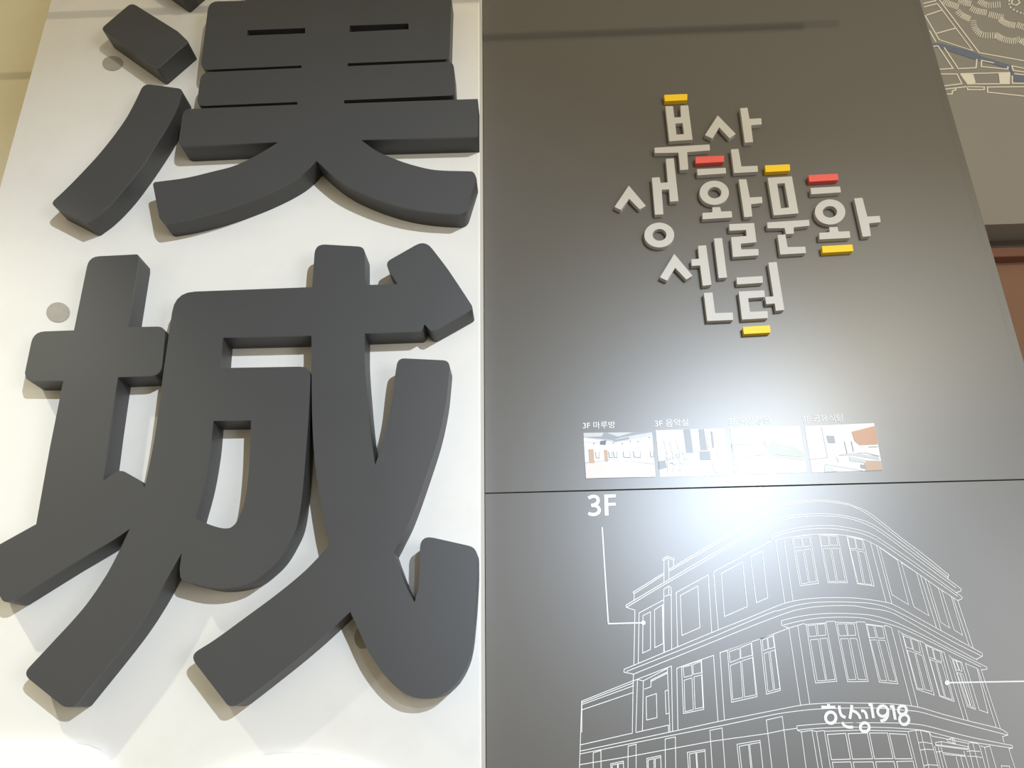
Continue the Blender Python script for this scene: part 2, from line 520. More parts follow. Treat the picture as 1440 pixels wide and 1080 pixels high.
piece([tC([(408, 35), (487, 30), (497, 88), (570, 82), (550, -156), (630, -162), (678, 272), (593, 278), (582, 152), (507, 157), (525, 405), (440, 410)])], 'grey H-shaped piece with staggered uprights')
piece([tC([(175, 115), (348, 320), (285, 355), (178, 247), (95, 362), (30, 330)])], 'grey chevron piece at the left end of the sign')
piece([tC(ring_pts(483, 615, 152, 126)), tC(ring_pts(485, 613, 70, 59))], 'grey ring piece under the H-shaped piece')
piece([tC(ring_pts(1040, 187, 149, 123)), tC(ring_pts(1043, 186, 69, 57))], 'grey ring piece in the middle of the sign under two bars')
piece([tC([(1020, 335), (1100, 332), (1110, 378), (1216, 373), (1222, 437), (922, 456), (920, 392), (1022, 385)])], 'grey inverted T piece under the middle ring')
piece([tC([(1288, 52), (1365, 50), (1400, 235), (1523, 228), (1528, 291), (1412, 303), (1425, 428), (1345, 435)])], 'grey upright bar with a right stub beside the middle ring')
piece([tC([(1190, 505), (1443, 494), (1468, 688), (1308, 703), (1313, 762), (1487, 757), (1489, 820), (1230, 838), (1210, 638), (1368, 625), (1362, 563), (1195, 572)])], 'grey angular S-shaped piece below the middle ring')
piece([tD([(212, 180), (458, 165), (526, 540), (275, 560)]), tD([(308, 240), (385, 233), (430, 480), (348, 490)])], 'tall grey box-shaped piece with a slot')
piece([tD([(207, 632), (632, 605), (637, 665), (475, 682), (478, 745), (398, 750), (385, 688), (212, 692)])], 'grey T-shaped piece with a short stem under the box-shaped piece')
piece([tD([(313, 760), (392, 753), (415, 882), (594, 877), (600, 942), (340, 957)])], 'grey L-shaped piece under the short-stemmed T')
piece([tD(ring_pts(845, 525, 155, 128)), tD(ring_pts(843, 524, 72, 58))], 'grey ring piece under the right-hand red bar')
piece([tD([(835, 680), (920, 677), (930, 725), (1042, 720), (1050, 787), (738, 804), (735, 738), (842, 730)])], 'grey inverted T piece above the yellow bar near the right end')
piece([tD([(1088, 388), (1172, 382), (1222, 573), (1347, 565), (1358, 630), (1240, 640), (1258, 770), (1175, 777)])], 'grey upright bar with a right stub at the right end of the sign')
piece([tE([(203, 158), (388, 380), (325, 418), (212, 298), (130, 430), (58, 395)])], 'grey chevron piece left of two upright bars')
piece([tE([(443, 78), (525, 70), (580, 470), (492, 482), (465, 275), (380, 280), (376, 213), (455, 208)])], 'grey upright bar with a left stub next to a plain upright bar')
piece([tE([(502, 555), (590, 548), (617, 758), (795, 752), (800, 827), (537, 838)])], 'grey L-shaped piece at the bottom of the sign')
piece([tE([(855, 540), (1115, 527), (1120, 595), (950, 607), (970, 745), (1147, 737), (1152, 808), (890, 823)])], 'grey square C-shaped piece above the bottom yellow bar')
piece([tE([(1155, 247), (1240, 240), (1318, 725), (1232, 735), (1220, 660), (1135, 668), (1123, 595), (1208, 588)])], 'grey upright bar with a left stub beside the square C-shaped piece')

# ------------------------------------------------------------------ captions and room pictures
def text(s, p0, p1, label, Y=YD):
    cu = bpy.data.curves.new('caption', 'FONT')
    cu.body = s
    cu.size = 1.0
    cu.resolution_u = 4
    ob = bpy.data.objects.new('caption_source', cu)
    COL.objects.link(ob)
    bpy.context.view_layer.update()
    dg = bpy.context.evaluated_depsgraph_get()
    me = bpy.data.meshes.new_from_object(ob.evaluated_get(dg))
    bpy.data.objects.remove(ob)
    me.name = 'caption'
    x0 = min(v.co.x for v in me.vertices)
    x1 = max(v.co.x for v in me.vertices)
    a, b = W(*p0, Y), W(*p1, Y)
    k = (b - a).length / (x1 - x0)
    for v in me.vertices:
        v.co = Vector(((v.co.x - x0) * k, -0.0006, v.co.y * k))
    bm = bmesh.new()
    bm.from_mesh(me)
    for f in bm.faces:
        f.normal_update()
        if f.normal.y > 0: f.normal_flip()
    bm.to_mesh(me)
    bm.free()
    me.materials.clear()
    o = link('caption', me, M_INK)
    o.location = (a.x, Y, a.z)
    tag(o, label, 'lettering', 'captions above the room pictures')
    return o


tR, tS = tile(810, 575, 1440 / 230), tile(1015, 570, 6.0)
for s, t, a, b, lab in (('3F 마루방', tR, (62, 172), (346, 165), 'small white caption above the picture of the white hall'),
                        ('3F 음악실', tR, (697, 155), (990, 146), 'small white caption above the picture of the drum room'),
                        ('3F 옥상정원', tS, (60, 160), (406, 150), 'small white caption above the pale roof garden picture'),
                        ('3F 공유식당', tS, (685, 140), (1030, 126), 'small white caption above the kitchen picture')):
    text(s, t([a])[0], t([b])[0], lab)

PM = {}
for n, c in (('paper', (0.74, 0.74, 0.73)), ('pale', (0.52, 0.53, 0.54)), ('grey', (0.26, 0.28, 0.31)), ('slate', (0.12, 0.13, 0.15)),
             ('wood', (0.48, 0.32, 0.21)), ('floor', (0.66, 0.60, 0.56)), ('orange', (0.50, 0.25, 0.13)), ('green', (0.46, 0.50, 0.43)), ('blue', (0.52, 0.58, 0.64))):
    PM[n] = mat('print_' + n, c, 0.38, 0.55)
PK = list(PM)


def picture(corners, shapes, label):
    """A printed photograph: paper sheet plus flat printed areas in its own (u, v)."""
    q = [W(*c, YD) for c in corners]
    e = empty('room_picture', (q[3].x, YD, q[3].z))
    tag(e, label, 'picture', 'room pictures in a row')
    prism('paper_sheet', [corners], YD, YD - 0.0006, YD, PM['paper'], e)
    ink = Ink(YD, 0.0009)

    def uv(u, v):
        (x0, y0), (x1, y1), (x2, y2), (x3, y3) = corners
        u = min(max(u, 0), 1); v = min(max(v, 0), 1)
        tx, ty = x0 + (x1 - x0) * u, y0 + (y1 - y0) * u
        bx, by = x3 + (x2 - x3) * u, y3 + (y2 - y3) * u
        return tx + (bx - tx) * v, ty + (by - ty) * v
    for k, (kind, c, pts, *wd) in enumerate(shapes):
        pp = [uv(*p_) for p_ in pts]
        ink.Y = YD - 0.0009 - k * 2e-6
        if kind == 'f': ink.fill(pp, PK.index(c))
        else: ink.line(pp, wd[0] if wd else 0.8, m=PK.index(c))
    ink.build('printed_scene', [PM[n] for n in PK], e)


def rect(u0, v0, u1, v1): return [(u0, v0), (u1, v0), (u1, v1), (u0, v1)]


sh = [('f', 'pale', [(0, 0), (1, 0), (1, .06), (.45, .2), (.3, .16), (0, .1)]), ('f', 'grey', [(.0, .09), (.28, .14), (.42, .17), (.55, .11), (1, 0), (.72, 0), (.5, .09), (.34, .0), (.3, .0), (.26, .08)]),
      ('f', 'slate', [(.24, .18), (.33, .17), (.31, .27), (.23, .26)]), ('f', 'grey', [(.42, .17), (.66, .1), (.66, .15), (.44, .2)]),
      ('f', 'floor', [(0, .67), (.36, .6), (1, .72), (1, 1), (0, 1)]), ('f', 'paper', [(.5, .63), (1, .73), (1, 1), (.75, 1)]),
      ('f', 'wood', rect(.06, .36, .135, .67)), ('f', 'wood', rect(.285, .38, .335, .64)), ('l', 'grey', [(0, .66), (.36, .6), (1, .71)], .7),
      ('l', 'pale', [(.0, .2), (.24, .22)], .8), ('l', 'pale', [(.3, .24), (1, .1)], .8)]
for u in (.16, .35, .42, .56, .71, .95):
    d = .05 if u < .5 else .1
    sh += [('l', 'slate', [(u, .42), (u + .005, .55), (u + d, .56)], .9), ('l', 'grey', [(u + d, .42), (u + d, .56)], .7)]
for u, v in ((.14, .22), (.42, .22), (.55, .23), (.67, .18), (.78, .19), (.95, .1)): sh.append(('f', 'slate', rect(u, v, u + .012, v + .03)))
picture(tR([(65, 212), (668, 206), (700, 598), (88, 612)]), sh, 'printed picture of a white hall with wooden doors')

random.seed(4)
sh = [('f', 'grey', [(.4, 0), (.5, 0), (.51, .5), (.41, .5)]), ('f', 'grey', [(.62, 0), (.7, 0), (.72, .45), (.62, .45)]), ('f', 'pale', rect(.73, .03, .77, .4)), ('f', 'grey', rect(.79, .05, .82, .4)),
      ('f', 'pale', rect(.36, .5, .52, .62)), ('f', 'grey', rect(.6, .47, .75, .66)), ('f', 'grey', [(0, .66), (.1, .64), (.11, .8), (0, .84)]), ('f', 'pale', rect(.85, .5, 1, .64)),
      ('f', 'blue', [(.8, .72), (.95, .7), (1, .8), (.97, .95), (.83, .95), (.78, .83)]), ('f', 'pale', [(.76, .7), (.8, .74), (.82, .95), (.77, .9)])]
for u in (.1, .18, .28): sh.append(('l', 'grey', [(u, .22), (u + .03, .55), (u + .01, .92)], .7))
for k in range(34):
    u, v = random.uniform(.12, .5), random.uniform(.5, .95)
    if v > 1.15 - u * .9: continue
    a = random.uniform(0, 6.28)
    sh.append(('l', random.choice(['grey', 'pale', 'grey', 'slate']), [(u, v), (u + .05 * math.cos(a), v + .07 * math.sin(a))], .7))
picture(tR([(702, 190), (1310, 173), (1357, 588), (740, 600)]), sh, 'printed picture of a music room with drums and grey curtains')

sh = [('f', 'pale', [(0, .36), (.5, .4), (.5, .58), (.02, .66)]), ('l', 'grey', [(0, .35), (.5, .4)], .7), ('f', 'green', [(.45, .3), (.6, .26), (.66, .38), (.85, .42), (1, .55), (1, .68), (.5, .58)]),
      ('f', 'pale', [(.3, .62), (.5, .58), (1, .7), (1, .74), (.52, .62)]), ('l', 'pale', [(.05, .72), (.3, .68), (.33, .82), (.1, .95)], .9), ('f', 'pale', [(.05, .78), (.28, .73), (.3, .8), (.06, .9)]),
      ('f', 'pale', rect(.08, .18, .1, .22)), ('f', 'pale', rect(.16, .2, .2, .27)), ('f', 'pale', [(.46, .26), (.56, .24), (.57, .36), (.5, .37)]), ('f', 'pale', [(.68, .42), (.8, .46), (.8, .52), (.68, .5)])]
picture(tS([(68, 190), (658, 175), (718, 567), (108, 583)]), sh, 'very pale printed picture of a roof garden')

sh = [('f', 'orange', [(.66, .16), (1, .06), (1, .45), (.74, .45), (.68, .36)]), ('f', 'wood', [(.76, .78), (1, .8), (1, 1), (.76, 1)]), ('f', 'pale', [(.42, .66), (.62, .6), (.98, .72), (.98, .78), (.62, .66)]),
      ('l', 'grey', [(.42, .65), (.56, .62), (.8, .62), (1, .7)], .9), ('f', 'grey', [(.29, .22), (.4, .23), (.4, .39), (.3, .38)]), ('l', 'grey', [(.24, .03), (.255, .69), (.0, .72)], .8),
      ('l', 'slate', [(.53, .36), (.54, .62)], 1.1), ('l', 'slate', [(.63, .36), (.635, .58)], 1.1), ('f', 'pale', [(.56, .68), (.78, .76), (.78, .84), (.56, .78)]), ('f', 'blue', [(.2, .83), (.36, 1), (.18, 1)]),
      ('f', 'grey', [(.7, .86), (.77, .88), (.77, .96), (.7, .94)]), ('l', 'grey', [(.2, .83), (.72, 1)], .6), ('l', 'slate', [(.86, .5), (.99, .5)], .9), ('l', 'grey', [(.88, .66), (.97, .7)], 1.4), ('l', 'grey', [(.38, .68), (.4, .8)], .7)]
picture(tS([(697, 177), (1284, 151), (1358, 548), (760, 567)]), sh, 'printed picture of a kitchen with orange-brown cupboards')

# ------------------------------------------------------------------ lettering, leader lines, building drawing
P1, P2, P3 = tile(810, 690, 6), tile(1000, 690, 6), tile(1200, 690, 6)
P4, P5, P6 = tile(810, 850, 6), tile(1000, 850, 6), tile(1200, 850, 6)
P7, P8, P9 = tile(810, 960, 6), tile(1000, 960, 6), tile(1200, 960, 6)

ink = Ink(YD, 0.0007)
ink.line(P1([(104, 64), (128, 52), (152, 48), (176, 56), (187, 82), (177, 106), (150, 121), (128, 124)]), 4.6, smooth=True)
ink.line(P1([(130, 124), (165, 128), (188, 142), (196, 167), (183, 190), (155, 200), (128, 200), (104, 191)]), 4.6, smooth=True)
o = ink.build('floor_number', M_INK); tag(o, 'bold white number 3 above the leader line', 'lettering')
ink = Ink(YD, 0.0007)
ink.line(P1([(253, 33), (259, 210)]), 5.3)
ink.line(P1([(240, 48), (336, 43)]), 4.4)
ink.line(P1([(250, 118), (334, 113)]), 4.2)
o = ink.build('floor_letter', M_INK); tag(o, 'bold white letter F above the leader line', 'lettering')

ink = Ink(YD, 0.0008)
ink.line(P1([(221, 308), (244, 680), (270, 1080)]) + P4([(274, 162), (565, 155)]), 1.8)
ink.disc(P4([(568, 155)])[0], 3.2)
o = ink.build('leader_line', M_INK); tag(o, 'bent white leader line with a dot running down from the 3F lettering', 'line', 'leader lines on the drawing')
ink = Ink(YD, 0.0008)
ink.line(P6([(790, 660), (1700, 644)]), 2.0)
ink.disc(P6([(790, 660)])[0], 3.5)
o = ink.build('leader_line', M_INK); tag(o, 'straight white leader line with a dot on the right-hand windows', 'line', 'leader lines on the drawing')

tQ = tile(1130, 975, 1440 / 170)
Q = lambda L: tQ(L)
logo = []
def glyph(label):
    i = Ink(YD, 0.0008)
    logo.append((i, label))
    return i
i = glyph('first white syllable of the name on the drawn building')
i.line(Q([(210, 165), (380, 166)]), 4); i.line(Q([(297, 126), (297, 165)]), 4.2); i.ring(Q([(323, 290)])[0], 7.3, 7.9, 4.2)
i.line(Q([(424, 146), (430, 205), (452, 262), (500, 289)]), 4.1, smooth=True); i.line(Q([(458, 343), (482, 380), (530, 402), (590, 402)]), 4, smooth=True)
i = glyph('second white syllable of the name on the drawn building')
i.line(Q([(575, 138), (566, 210), (550, 303)]), 4.1); i.line(Q([(582, 205), (628, 228), (660, 262), (676, 305)]), 4, smooth=True)
i.line(Q([(683, 207), (722, 214), (744, 250), (755, 305)]), 4, smooth=True); i.ring(Q([(728, 405)])[0], 6.3, 6.4, 4)
i = glyph('white numeral one right after the two white syllables')
i.line(Q([(772, 137), (808, 132)]), 4); i.line(Q([(803, 116), (832, 296)]), 4.2)
i = glyph('white numeral nine with a curled tail')
i.ring(Q([(943, 212)])[0], 7.2, 7.4, 4); i.line(Q([(1003, 220), (998, 270), (970, 312), (915, 332)]), 4.1, smooth=True)
i = glyph('white numeral one between the nine and the eight')
i.line(Q([(1027, 160), (1066, 155)]), 4); i.line(Q([(1062, 140), (1092, 314)]), 4.2)
i = glyph('white numeral eight made of two stacked rings')
i.ring(Q([(1177, 200)])[0], 5.8, 6, 4); i.ring(Q([(1198, 312)])[0], 6.6, 7, 4.1)
for i, lab in logo:
    o = i.build('name_glyph', M_INK); tag(o, lab, 'lettering', 'white name on the drawn building')

e = empty('building_drawing', W(1130, 1080, YD))
tag(e, 'fine white line drawing of a three-storey corner building', 'drawing')
LW = 0.95
cor = Ink(YD); wal = Ink(YD); gnd = Ink(YD)
def cl(pts, smooth=True): cor.line(pts, LW, smooth=smooth)
def wl(pts): wal.line(pts, LW)
def gl(pts): gnd.line(pts, LW)
# roof and cornice bands
cl(P1([(480, 858), (740, 695)])); cl(P1([(490, 870), (740, 709)]))
cl(P1([(785, 665), (1140, 452)]) + P2([(200, 325), (330, 250), (450, 172), (560, 127), (700, 95), (850, 82), (1000, 85), (1150, 110), (1230, 140)]) + P3([(80, 158), (150, 200), (250, 275), (400, 395), (600, 545), (805, 712)]))
cl(P1([(785, 680), (1140, 475)]) + P2([(230, 335), (370, 250), (480, 182), (600, 132), (750, 103), (900, 95), (1050, 103), (1180, 130)]) + P3([(100, 188), (180, 245), (330, 362), (520, 510), (795, 727)]))
cl(P3([(805, 712), (797, 730), (800, 747)]), False)
cl(P1([(480, 858), (490, 870), (490, 922)]), False)
cl(P1([(422, 966), (785, 750), (1140, 540)]) + P2([(200, 425), (330, 347), (450, 278), (560, 235), (700, 210), (850, 196), (1000, 198), (1150, 217), (1240, 240)]) + P3([(110, 262), (200, 308), (330, 398), (500, 522), (910, 830)]))
cl(P1([(425, 985), (740, 795), (1140, 565)]) + P2([(230, 430), (370, 352), (500, 283), (620, 245), (760, 222), (900, 214), (1050, 219), (1180, 240)]) + P3([(100, 280), (190, 328), (300, 402), (480, 537), (700, 700), (868, 822)]))
cl(P3([(910, 830), (906, 848), (868, 860)]), False)
cl(P1([(422, 966), (425, 985), (497, 1008)]) + P4([(488, 510)]), False)
cl(P2([(500, 380), (620, 340), (760, 308), (900, 296), (1050, 298), (1180, 318)]) + P3([(100, 347), (190, 387), (290, 452), (450, 560), (650, 703), (918, 898)]))
cl(P2([(515, 400), (620, 364), (760, 333), (900, 321), (1050, 323), (1200, 346)]) + P3([(100, 374), (200, 422), (330, 507), (520, 640), (700, 765), (882, 892)]))
cl(P3([(918, 898), (915, 912), (880, 928)]), False)
cl(P2([(500, 380), (505, 405), (540, 425)]), False)
cl(P1([(1160, 685)]) + P2([(515, 420)]), False)
cl(P2([(540, 425), (610, 405), (680, 393), (830, 373), (1000, 368), (1140, 380)]) + P3([(75, 408), (190, 460), (240, 490), (530, 690), (720, 823), (880, 928)]))
cl(P4([(405, 548), (860, 357), (1200, 215)]) + P5([(300, 120), (540, 20)]) + P2([(622, 950), (700, 931), (820, 912), (1000, 903), (1200, 906)]) + P3([(120, 918), (250, 938), (330, 958), (550, 1077)]) + P6([(740, 222), (1087, 412)]))
cl(P4([(425, 566), (1140, 280)]) + P5([(300, 152), (540, 55)]) + P2([(560, 1015), (700, 972), (850, 946), (1050, 938), (1250, 944)]) + P3([(150, 952), (260, 977), (370, 1022)]) + P6([(600, 182), (860, 325), (1085, 437)]))
cl(P4([(485, 588), (1140, 322)]) + P5([(300, 200), (540, 107), (700, 52), (850, 24), (1000, 12), (1200, 12)]) + P6([(100, 28), (300, 62), (450, 137), (700, 280), (1040, 467)]))
cl(P4([(405, 548), (405, 572), (485, 588), (482, 645)]), False)
cl(P6([(1087, 412), (1088, 436), (1040, 460), (1042, 470)]), False)
cl(P5([(592, 138), (720, 106), (850, 86), (1000, 76), (1200, 79)]) + P6([(150, 92), (300, 130), (400, 170), (600, 265), (800, 370), (1000, 468), (1128, 530)]))
cl(P5([(608, 174), (750, 140), (900, 116), (1050, 108), (1250, 112)]) + P6([(150, 130), (300, 166), (420, 206), (600, 290), (800, 390), (1000, 490), (1078, 528)]))
cl(P6([(1128, 530), (1125, 547), (1075, 553)]), False)
cl(P5([(592, 138), (595, 176), (655, 200)]), False)
cl(P7([(32, 578), (800, 415), (1200, 328)]) + P8([(300, 280), (550, 230), (760, 190), (880, 178), (1050, 170)]) + P9([(0, 172), (250, 175), (400, 186), (550, 207), (750, 265), (1000, 330), (1240, 390), (1300, 425)]))
cl(P7([(32, 602), (740, 458), (1200, 368)]) + P8([(300, 318), (550, 265), (740, 238), (900, 223)]) + P9([(0, 213), (200, 215), (450, 234), (560, 247), (750, 300), (1000, 365), (1300, 442)]))
cl(P9([(1300, 425), (1303, 442), (1258, 455), (1270, 505)]), False)
cl(P8([(722, 365), (850, 353), (1000, 343), (1200, 338)]) + P9([(0, 338), (300, 339), (480, 346), (600, 361), (800, 412), (1000, 462), (1340, 530)]))
cl(P8([(728, 400), (900, 385), (1100, 376)]) + P9([(0, 375), (250, 378), (450, 389), (600, 405), (800, 455), (1000, 500), (1340, 552)]))
cl(P9([(1340, 530), (1345, 550), (1310, 560)]), False)
cl(P8([(722, 365), (728, 402), (760, 415), (850, 402), (885, 412), (940, 405), (965, 410)]) + P9([(50, 400), (300, 406), (460, 412), (530, 402), (565, 402), (640, 420), (660, 450), (960, 510)]), False)
# walls and pilasters of the upper storeys
for L in ([(742, 590), (742, 778)], [(778, 575), (785, 752)], [(822, 590), (822, 640)], [(730, 578), (770, 553), (828, 575), (825, 590), (775, 566), (735, 592), (730, 578)],
          [(740, 1360), (740, 832), (783, 805), (803, 818), (807, 1338)], [(783, 805), (783, 880)], [(745, 892), (783, 880), (803, 883)], [(735, 960), (745, 1362)],
          [(857, 1315), (845, 860), (1115, 712), (1145, 1200)], [(1160, 685), (1200, 1175)]): wl(P1(L))
for L in ([(525, 495), (532, 72), (737, -38)], [(482, 645), (475, 1080)], [(518, 632), (505, 1080)], [(485, 645), (515, 632), (568, 645), (560, 1068)], [(515, 632), (805, 520), (815, 1075)],
          [(568, 645), (770, 540), (780, 760), (793, 1080)], [(575, 715), (632, 695), (632, 638), (770, 570)], [(632, 650), (770, 580)], [(775, 722), (752, 730), (760, 925), (783, 918)],
          [(505, 1080), (780, 1018), (780, 1080)], [(48, 1080), (50, 815), (490, 640)], [(48, 830), (488, 660)], [(48, 845), (488, 685)], [(48, 890), (485, 742)],
          [(860, 1060), (850, 540), (885, 525), (1160, 430), (1198, 990)], [(1275, 390), (1215, 405), (1252, 975)]): wl(P4(L))
for L in ([(543, 425), (622, 950)], [(612, 405), (692, 935)]): wl(P2(L))
for L in ([(142, 432), (277, 945)], [(195, 463), (325, 955)], [(565, 715), (700, 1155)], [(605, 745), (740, 1180)], [(840, 900), (975, 1305)], [(880, 928), (1012, 1332)]): wl(P3(L))
for L in ([(75, 408), (135, 385), (415, 290), (525, 250), (655, 200)], [(655, 200), (720, 180), (780, 163), (800, 170)], [(655, 200), (755, 855)], [(730, 180), (832, 845)],
          [(968, 155), (975, 145), (1040, 143), (1050, 150)], [(1222, 155), (1230, 147), (1290, 148), (1305, 158)]): wl(P5(L))
for L in ([(260, 185), (270, 175), (320, 195), (490, 855)], [(415, 250), (375, 218), (545, 865)], [(560, 310), (575, 312), (605, 332)], [(740, 395), (765, 405), (930, 970)], [(830, 455), (803, 427), (968, 980)],
          [(1050, 545), (1205, 1040)], [(1078, 555), (1240, 1050)]): wl(P6(L))
# windows of the drawing, each its own part
def window(tl, outer, panes, closed=True):
    i = Ink(YD, 0.0005)
    i.line(tl(outer), LW, closed)
    for q in panes: i.line(tl(q), 0.85, True)
    i.build('drawn_window', M_INK, e)


for tl, q in ((P4, [(565, 95), (628, 62), (628, 380), (562, 410)]), (P4, [(662, 45), (728, 5), (735, 330), (665, 365)]), (P4, [(880, -75), (1027, -155), (1045, 195), (893, 262)]),
              (P2, [(85, 700), (265, 603), (305, 978), (112, 1062)]), (P2, [(330, 560), (430, 512), (478, 905), (382, 945)]), (P4, [(592, 780), (678, 752), (683, 955), (595, 975)]),
              (P3, [(220, 480), (325, 878), (465, 962), (370, 585)]), (P3, [(403, 607), (510, 980), (637, 1055), (533, 693)]), (P3, [(632, 762), (737, 1110), (812, 1160), (717, 823)]),
              (P3, [(745, 843), (850, 1175), (920, 1220), (825, 890)]), (P6, [(945, 498), (1062, 890), (1135, 915), (1042, 540)])):
    window(tl, q, [])
window(P2, [(680, 395), (750, 803), (905, 782), (832, 375)], [[(692, 408), (757, 400), (770, 475), (708, 483)], [(765, 398), (825, 392), (838, 468), (778, 475)], [(712, 510), (772, 503), (820, 778), (762, 788)], [(785, 500), (838, 492), (890, 765), (832, 775)]])
window(P2, [(908, 372), (985, 777), (1150, 777), (1065, 375)], [[(920, 383), (983, 383), (993, 465), (932, 468)], [(993, 383), (1055, 387), (1068, 462), (1003, 462)], [(942, 490), (1002, 487), (1055, 765), (995, 765)], [(1015, 487), (1077, 487), (1132, 765), (1068, 765)]])
window(P2, [(1143, 382), (1232, 785), (1375, 805), (1280, 412)], [[(1152, 393), (1208, 403), (1222, 490), (1170, 487)], [(1215, 405), (1270, 415), (1285, 500), (1232, 492)], [(1172, 497), (1230, 507), (1282, 787), (1240, 780)], [(1242, 510), (1293, 520), (1355, 795), (1295, 785)]])
window(P4, [(890, 525), (907, 920), (1078, 885), (1058, 470)], [[(903, 530), (975, 510), (980, 598), (912, 615)], [(985, 508), (1055, 480), (1058, 575), (990, 590)], [(912, 640), (978, 620), (990, 888), (920, 905)], [(995, 612), (1058, 595), (1072, 868), (1005, 882)]])
window(P5, [(137, 388), (172, 825), (388, 778), (340, 318)], [[(152, 400), (238, 370), (245, 455), (160, 490)], [(248, 365), (338, 328), (345, 428), (252, 455)], [(162, 515), (247, 482), (268, 785), (182, 803)], [(258, 478), (348, 448), (378, 762), (282, 782)]])
window(P5, [(415, 290), (467, 757), (585, 725), (525, 255)], [[(430, 300), (470, 285), (480, 375), (440, 390)], [(477, 283), (520, 268), (533, 362), (487, 375)], [(445, 415), (485, 400), (525, 722), (480, 737)], [(497, 397), (537, 385), (580, 710), (537, 722)]])
window(P5, [(800, 170), (880, 663), (1060, 648), (968, 155)], [[(815, 180), (878, 172), (893, 265), (828, 272)], [(893, 170), (958, 163), (968, 258), (905, 265)], [(835, 300), (902, 292), (965, 642), (895, 645)], [(917, 290), (978, 285), (1045, 632), (975, 640)]])
window(P5, [(1048, 150), (1150, 652), (1325, 650), (1222, 155)], [[(1065, 165), (1130, 163), (1150, 262), (1082, 265)], [(1142, 163), (1205, 165), (1220, 260), (1158, 262)], [(1090, 290), (1155, 288), (1222, 632), (1158, 635)], [(1170, 287), (1228, 288), (1308, 635), (1240, 632)]])
window(P6, [(105, 165), (218, 655), (375, 670), (260, 185)], [[(115, 172), (167, 178), (192, 280), (137, 280)], [(180, 180), (245, 190), (262, 285), (205, 282)], [(142, 300), (197, 300), (282, 645), (228, 640)], [(212, 300), (268, 303), (360, 650), (300, 645)]])
window(P6, [(412, 245), (535, 715), (682, 765), (560, 310)], [[(420, 262), (475, 285), (500, 378), (447, 360)], [(485, 288), (545, 310), (565, 410), (510, 390)], [(455, 388), (515, 408), (590, 718), (540, 705)], [(525, 410), (580, 432), (660, 735), (605, 718)]])
window(P6, [(605, 335), (728, 775), (850, 820), (740, 395)], [[(615, 348), (660, 365), (685, 462), (635, 445)], [(670, 375), (730, 395), (745, 485), (692, 465)], [(645, 465), (690, 480), (768, 782), (730, 768)], [(700, 480), (745, 497), (835, 803), (778, 785)]])
window(P6, [(830, 455), (960, 860), (1030, 885), (915, 490)], [[(842, 468), (862, 475), (892, 556), (870, 555)], [(868, 475), (905, 490), (917, 565), (897, 558)], [(875, 575), (895, 580), (985, 853), (968, 850)], [(903, 580), (922, 590), (1012, 872), (992, 860)]])
# ground floor
for L in ([(48, 155), (28, 760)], [(38, 525), (480, 425)], [(32, 692), (440, 625), (1140, 495)], [(145, 760), (145, 592), (210, 572), (212, 760)], [(438, 760), (440, 535), (507, 520), (507, 760)], [(755, 760), (752, 475), (838, 458), (843, 760)],
          [(1152, 760), (1130, 402), (1232, 382), (1260, 760)]): gl(P7(L))
for L in ([(0, 495), (470, 430), (615, 400), (722, 385)], [(517, 750), (465, 315), (600, 285), (658, 750)], [(760, 415), (805, 750)], [(850, 402), (908, 750)], [(888, 415), (944, 750)], [(955, 408), (1012, 750)]): gl(P8(L))
for L in ([(460, 412), (545, 750)], [(525, 405), (603, 750)], [(565, 402), (643, 750)], [(640, 420), (725, 750)], [(550, 508), (585, 500), (662, 515)], [(563, 570), (600, 562), (675, 565)], [(595, 700), (635, 692), (712, 698)],
          [(690, 505), (745, 497), (965, 540), (965, 565), (695, 530), (690, 505)], [(695, 522), (965, 557)], [(785, 480), (835, 468), (850, 475), (860, 515), (795, 495), (785, 480)], [(835, 468), (843, 510)], [(685, 535), (742, 750)], [(700, 585), (745, 580)],
          [(715, 540), (768, 750)], [(740, 545), (798, 750)], [(755, 590), (945, 615)], [(765, 605), (950, 622)], [(865, 625), (898, 750)], [(905, 620), (938, 750)], [(930, 575), (983, 750)], [(740, 500), (745, 530)],
          [(1018, 750), (965, 510), (1000, 505), (1050, 515), (1062, 525), (1123, 750)], [(1005, 505), (1068, 750)], [(955, 580), (990, 575), (1070, 580)], [(960, 620), (1030, 622), (1085, 632)],
          [(1072, 530), (1105, 545), (1150, 535), (1212, 750)], [(1105, 545), (1152, 750)], [(1310, 560), (1372, 750)], [(1245, 700), (1315, 705), (1322, 750)], [(1245, 700), (1258, 750)]): gl(P9(L))
for tl, o_, ins in ((P7, [(296, 750), (292, 685), (400, 662), (402, 750)], [[(308, 750), (305, 696), (350, 686), (351, 750)], [(358, 750), (357, 685), (400, 677)]]),
                    (P7, [(601, 750), (597, 640), (715, 615), (719, 750)], [[(611, 750), (608, 653), (658, 641), (659, 750)], [(670, 750), (668, 640), (715, 629)]]),
                    (P7, [(950, 750), (940, 588), (1088, 565), (1097, 750)], [[(964, 750), (958, 601), (1010, 591), (1022, 750)], [(1028, 750), (1018, 590), (1088, 578)]]),
                    (P8, [(243, 750), (218, 520), (412, 487), (440, 750)], [[(261, 750), (237, 537), (315, 522), (338, 750)], [(348, 750), (325, 519), (412, 505)]])):
    i = Ink(YD, 0.0005)
    for L in [o_] + ins: i.line(tl(L), LW)
    i.build('drawn_window', M_INK, e)
i = Ink(YD, 0.0005)
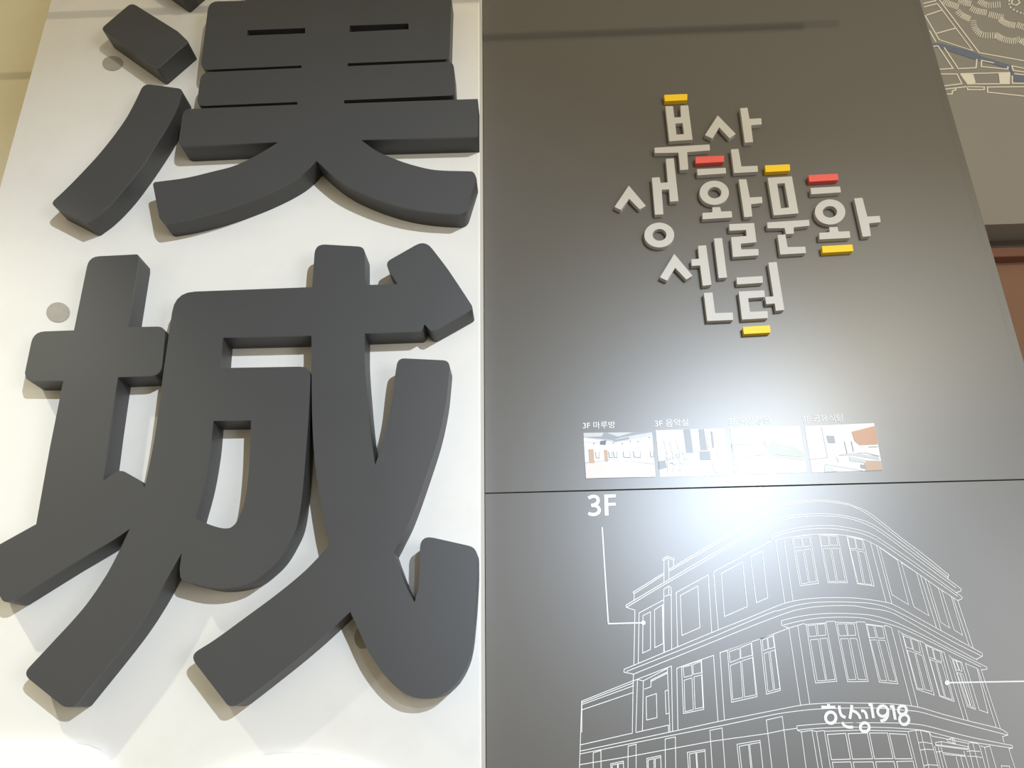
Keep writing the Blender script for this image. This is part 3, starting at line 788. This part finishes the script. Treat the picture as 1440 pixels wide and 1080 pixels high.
for q in ([(-220, 437), (-65, 428), (-25, 645), (-185, 650)], [(-45, 430), (118, 425), (162, 642), (-7, 645)], [(135, 425), (287, 425), (335, 640), (178, 642)], [(303, 430), (445, 437), (497, 642), (352, 642)],
          [(-178, 672), (-22, 668), (0, 790), (-158, 790)], [(-2, 670), (165, 668), (190, 790), (20, 790)], [(187, 668), (342, 665), (368, 790), (210, 790)], [(365, 665), (503, 662), (530, 790), (390, 790)]):
    i.line(P9(q), 1.1, True)
i.build('drawn_entrance', M_INK, e)
cor.build('cornice_lines', M_INK, e)
wal.build('wall_lines', M_INK, e)['kind'] = 'stuff'
gnd.build('ground_floor_lines', M_INK, e)['kind'] = 'stuff'

# ------------------------------------------------------------------ map printed on the mural wall
tU = tile(1285, 0, 1196 / 155)
e = empty('street_map', W(1420, 130, YM))
tag(e, 'cream line street map printed on the grey mural wall', 'map')
ml = Ink(YM, 0.0008)
for L in ([(100, 38), (235, 8), (240, -60)], [(110, 75), (255, 38), (640, 550), (275, 430), (120, 165)], [(135, 165), (300, 110)], [(245, 362), (455, 305)], [(235, -60), (275, -5), (710, 572), (1300, 678)],
          [(170, 330), (240, 455)], [(200, 503), (262, 497), (425, 742), (280, 752)], [(330, 515), (483, 745), (675, 735), (685, 640)], [(870, 682), (735, 655), (732, 722), (1020, 750), (1022, 720)],
          [(290, 803), (470, 803), (520, 908), (330, 932)], [(505, 800), (1040, 788), (1035, 908), (585, 912), (505, 800)], [(340, 968), (580, 940), (765, 945), (762, 972), (585, 972), (583, 940)],
          [(360, 1021), (415, 1020), (420, 985), (455, 975), (455, 960)], [(1300, 940), (800, 945), (800, 1000), (1300, 1054)], [(1300, 762), (1065, 715), (1080, 765), (1300, 793)], [(1300, 822), (1090, 800)], [(1068, 820), (1070, 905), (1300, 905)],
          [(1070, -10), (1060, 40), (1110, 58), (1150, 30), (1125, -10)]):
    ml.line(tU(L), 1.9)
ml.fill(tU([(505, 800), (645, 805), (672, 902), (585, 912)])); ml.fill(tU([(918, 798), (1040, 785), (1035, 910), (932, 905)]))
for c in ((1035, 10), (1035, 45), (1050, 80), (1085, 105), (1120, 125), (1160, 140), (1198, 152)): ml.disc(tU([c])[0], 1.3)
ml.build('street_lines', M_MINK, e)
rv = Ink(YM, 0.0005)
rv.fill(tU([(190, 470), (280, 468), (640, 560), (760, 620), (1065, 712), (1085, 795), (1300, 845), (1300, 895), (1085, 880), (1045, 760), (870, 700), (640, 640), (400, 560), (190, 492)]))
rv.build('river', M_MBLUE, e)
ht = Ink(YM, 0.0008)
for arc in ([(310, 0), (380, 40), (480, 72)], [(465, 105), (520, 165), (605, 205)], [(645, 205), (655, 290), (730, 372), (880, 385)], [(880, 372), (960, 420), (1080, 445), (1150, 425)], [(1150, 430), (1230, 480), (1300, 500)], [(480, -10), (550, 30), (615, 40)],
            [(605, 75), (680, 118), (785, 135)], [(800, 150), (880, 172), (965, 190)], [(925, 200), (1000, 255), (1095, 275)], [(1105, 262), (1180, 290), (1300, 320)], [(695, 0), (790, 55), (935, 48)]):
    sm = smooth_line(arc, 12)
    acc = 0
    for k in range(1, len(sm)):
        a, b = Vector(sm[k - 1]), Vector(sm[k])
        acc += (b - a).length
        if acc >= 15:
            acc = 0
            d = (b - a).normalized()
            n = Vector((-d.y, d.x))
            ht.line(tU([tuple(b - n * 33), tuple(b + n * 33)]), 1.15)
hb = ht.build('hill_hatching', M_MINK, e)
hb['kind'] = 'stuff'
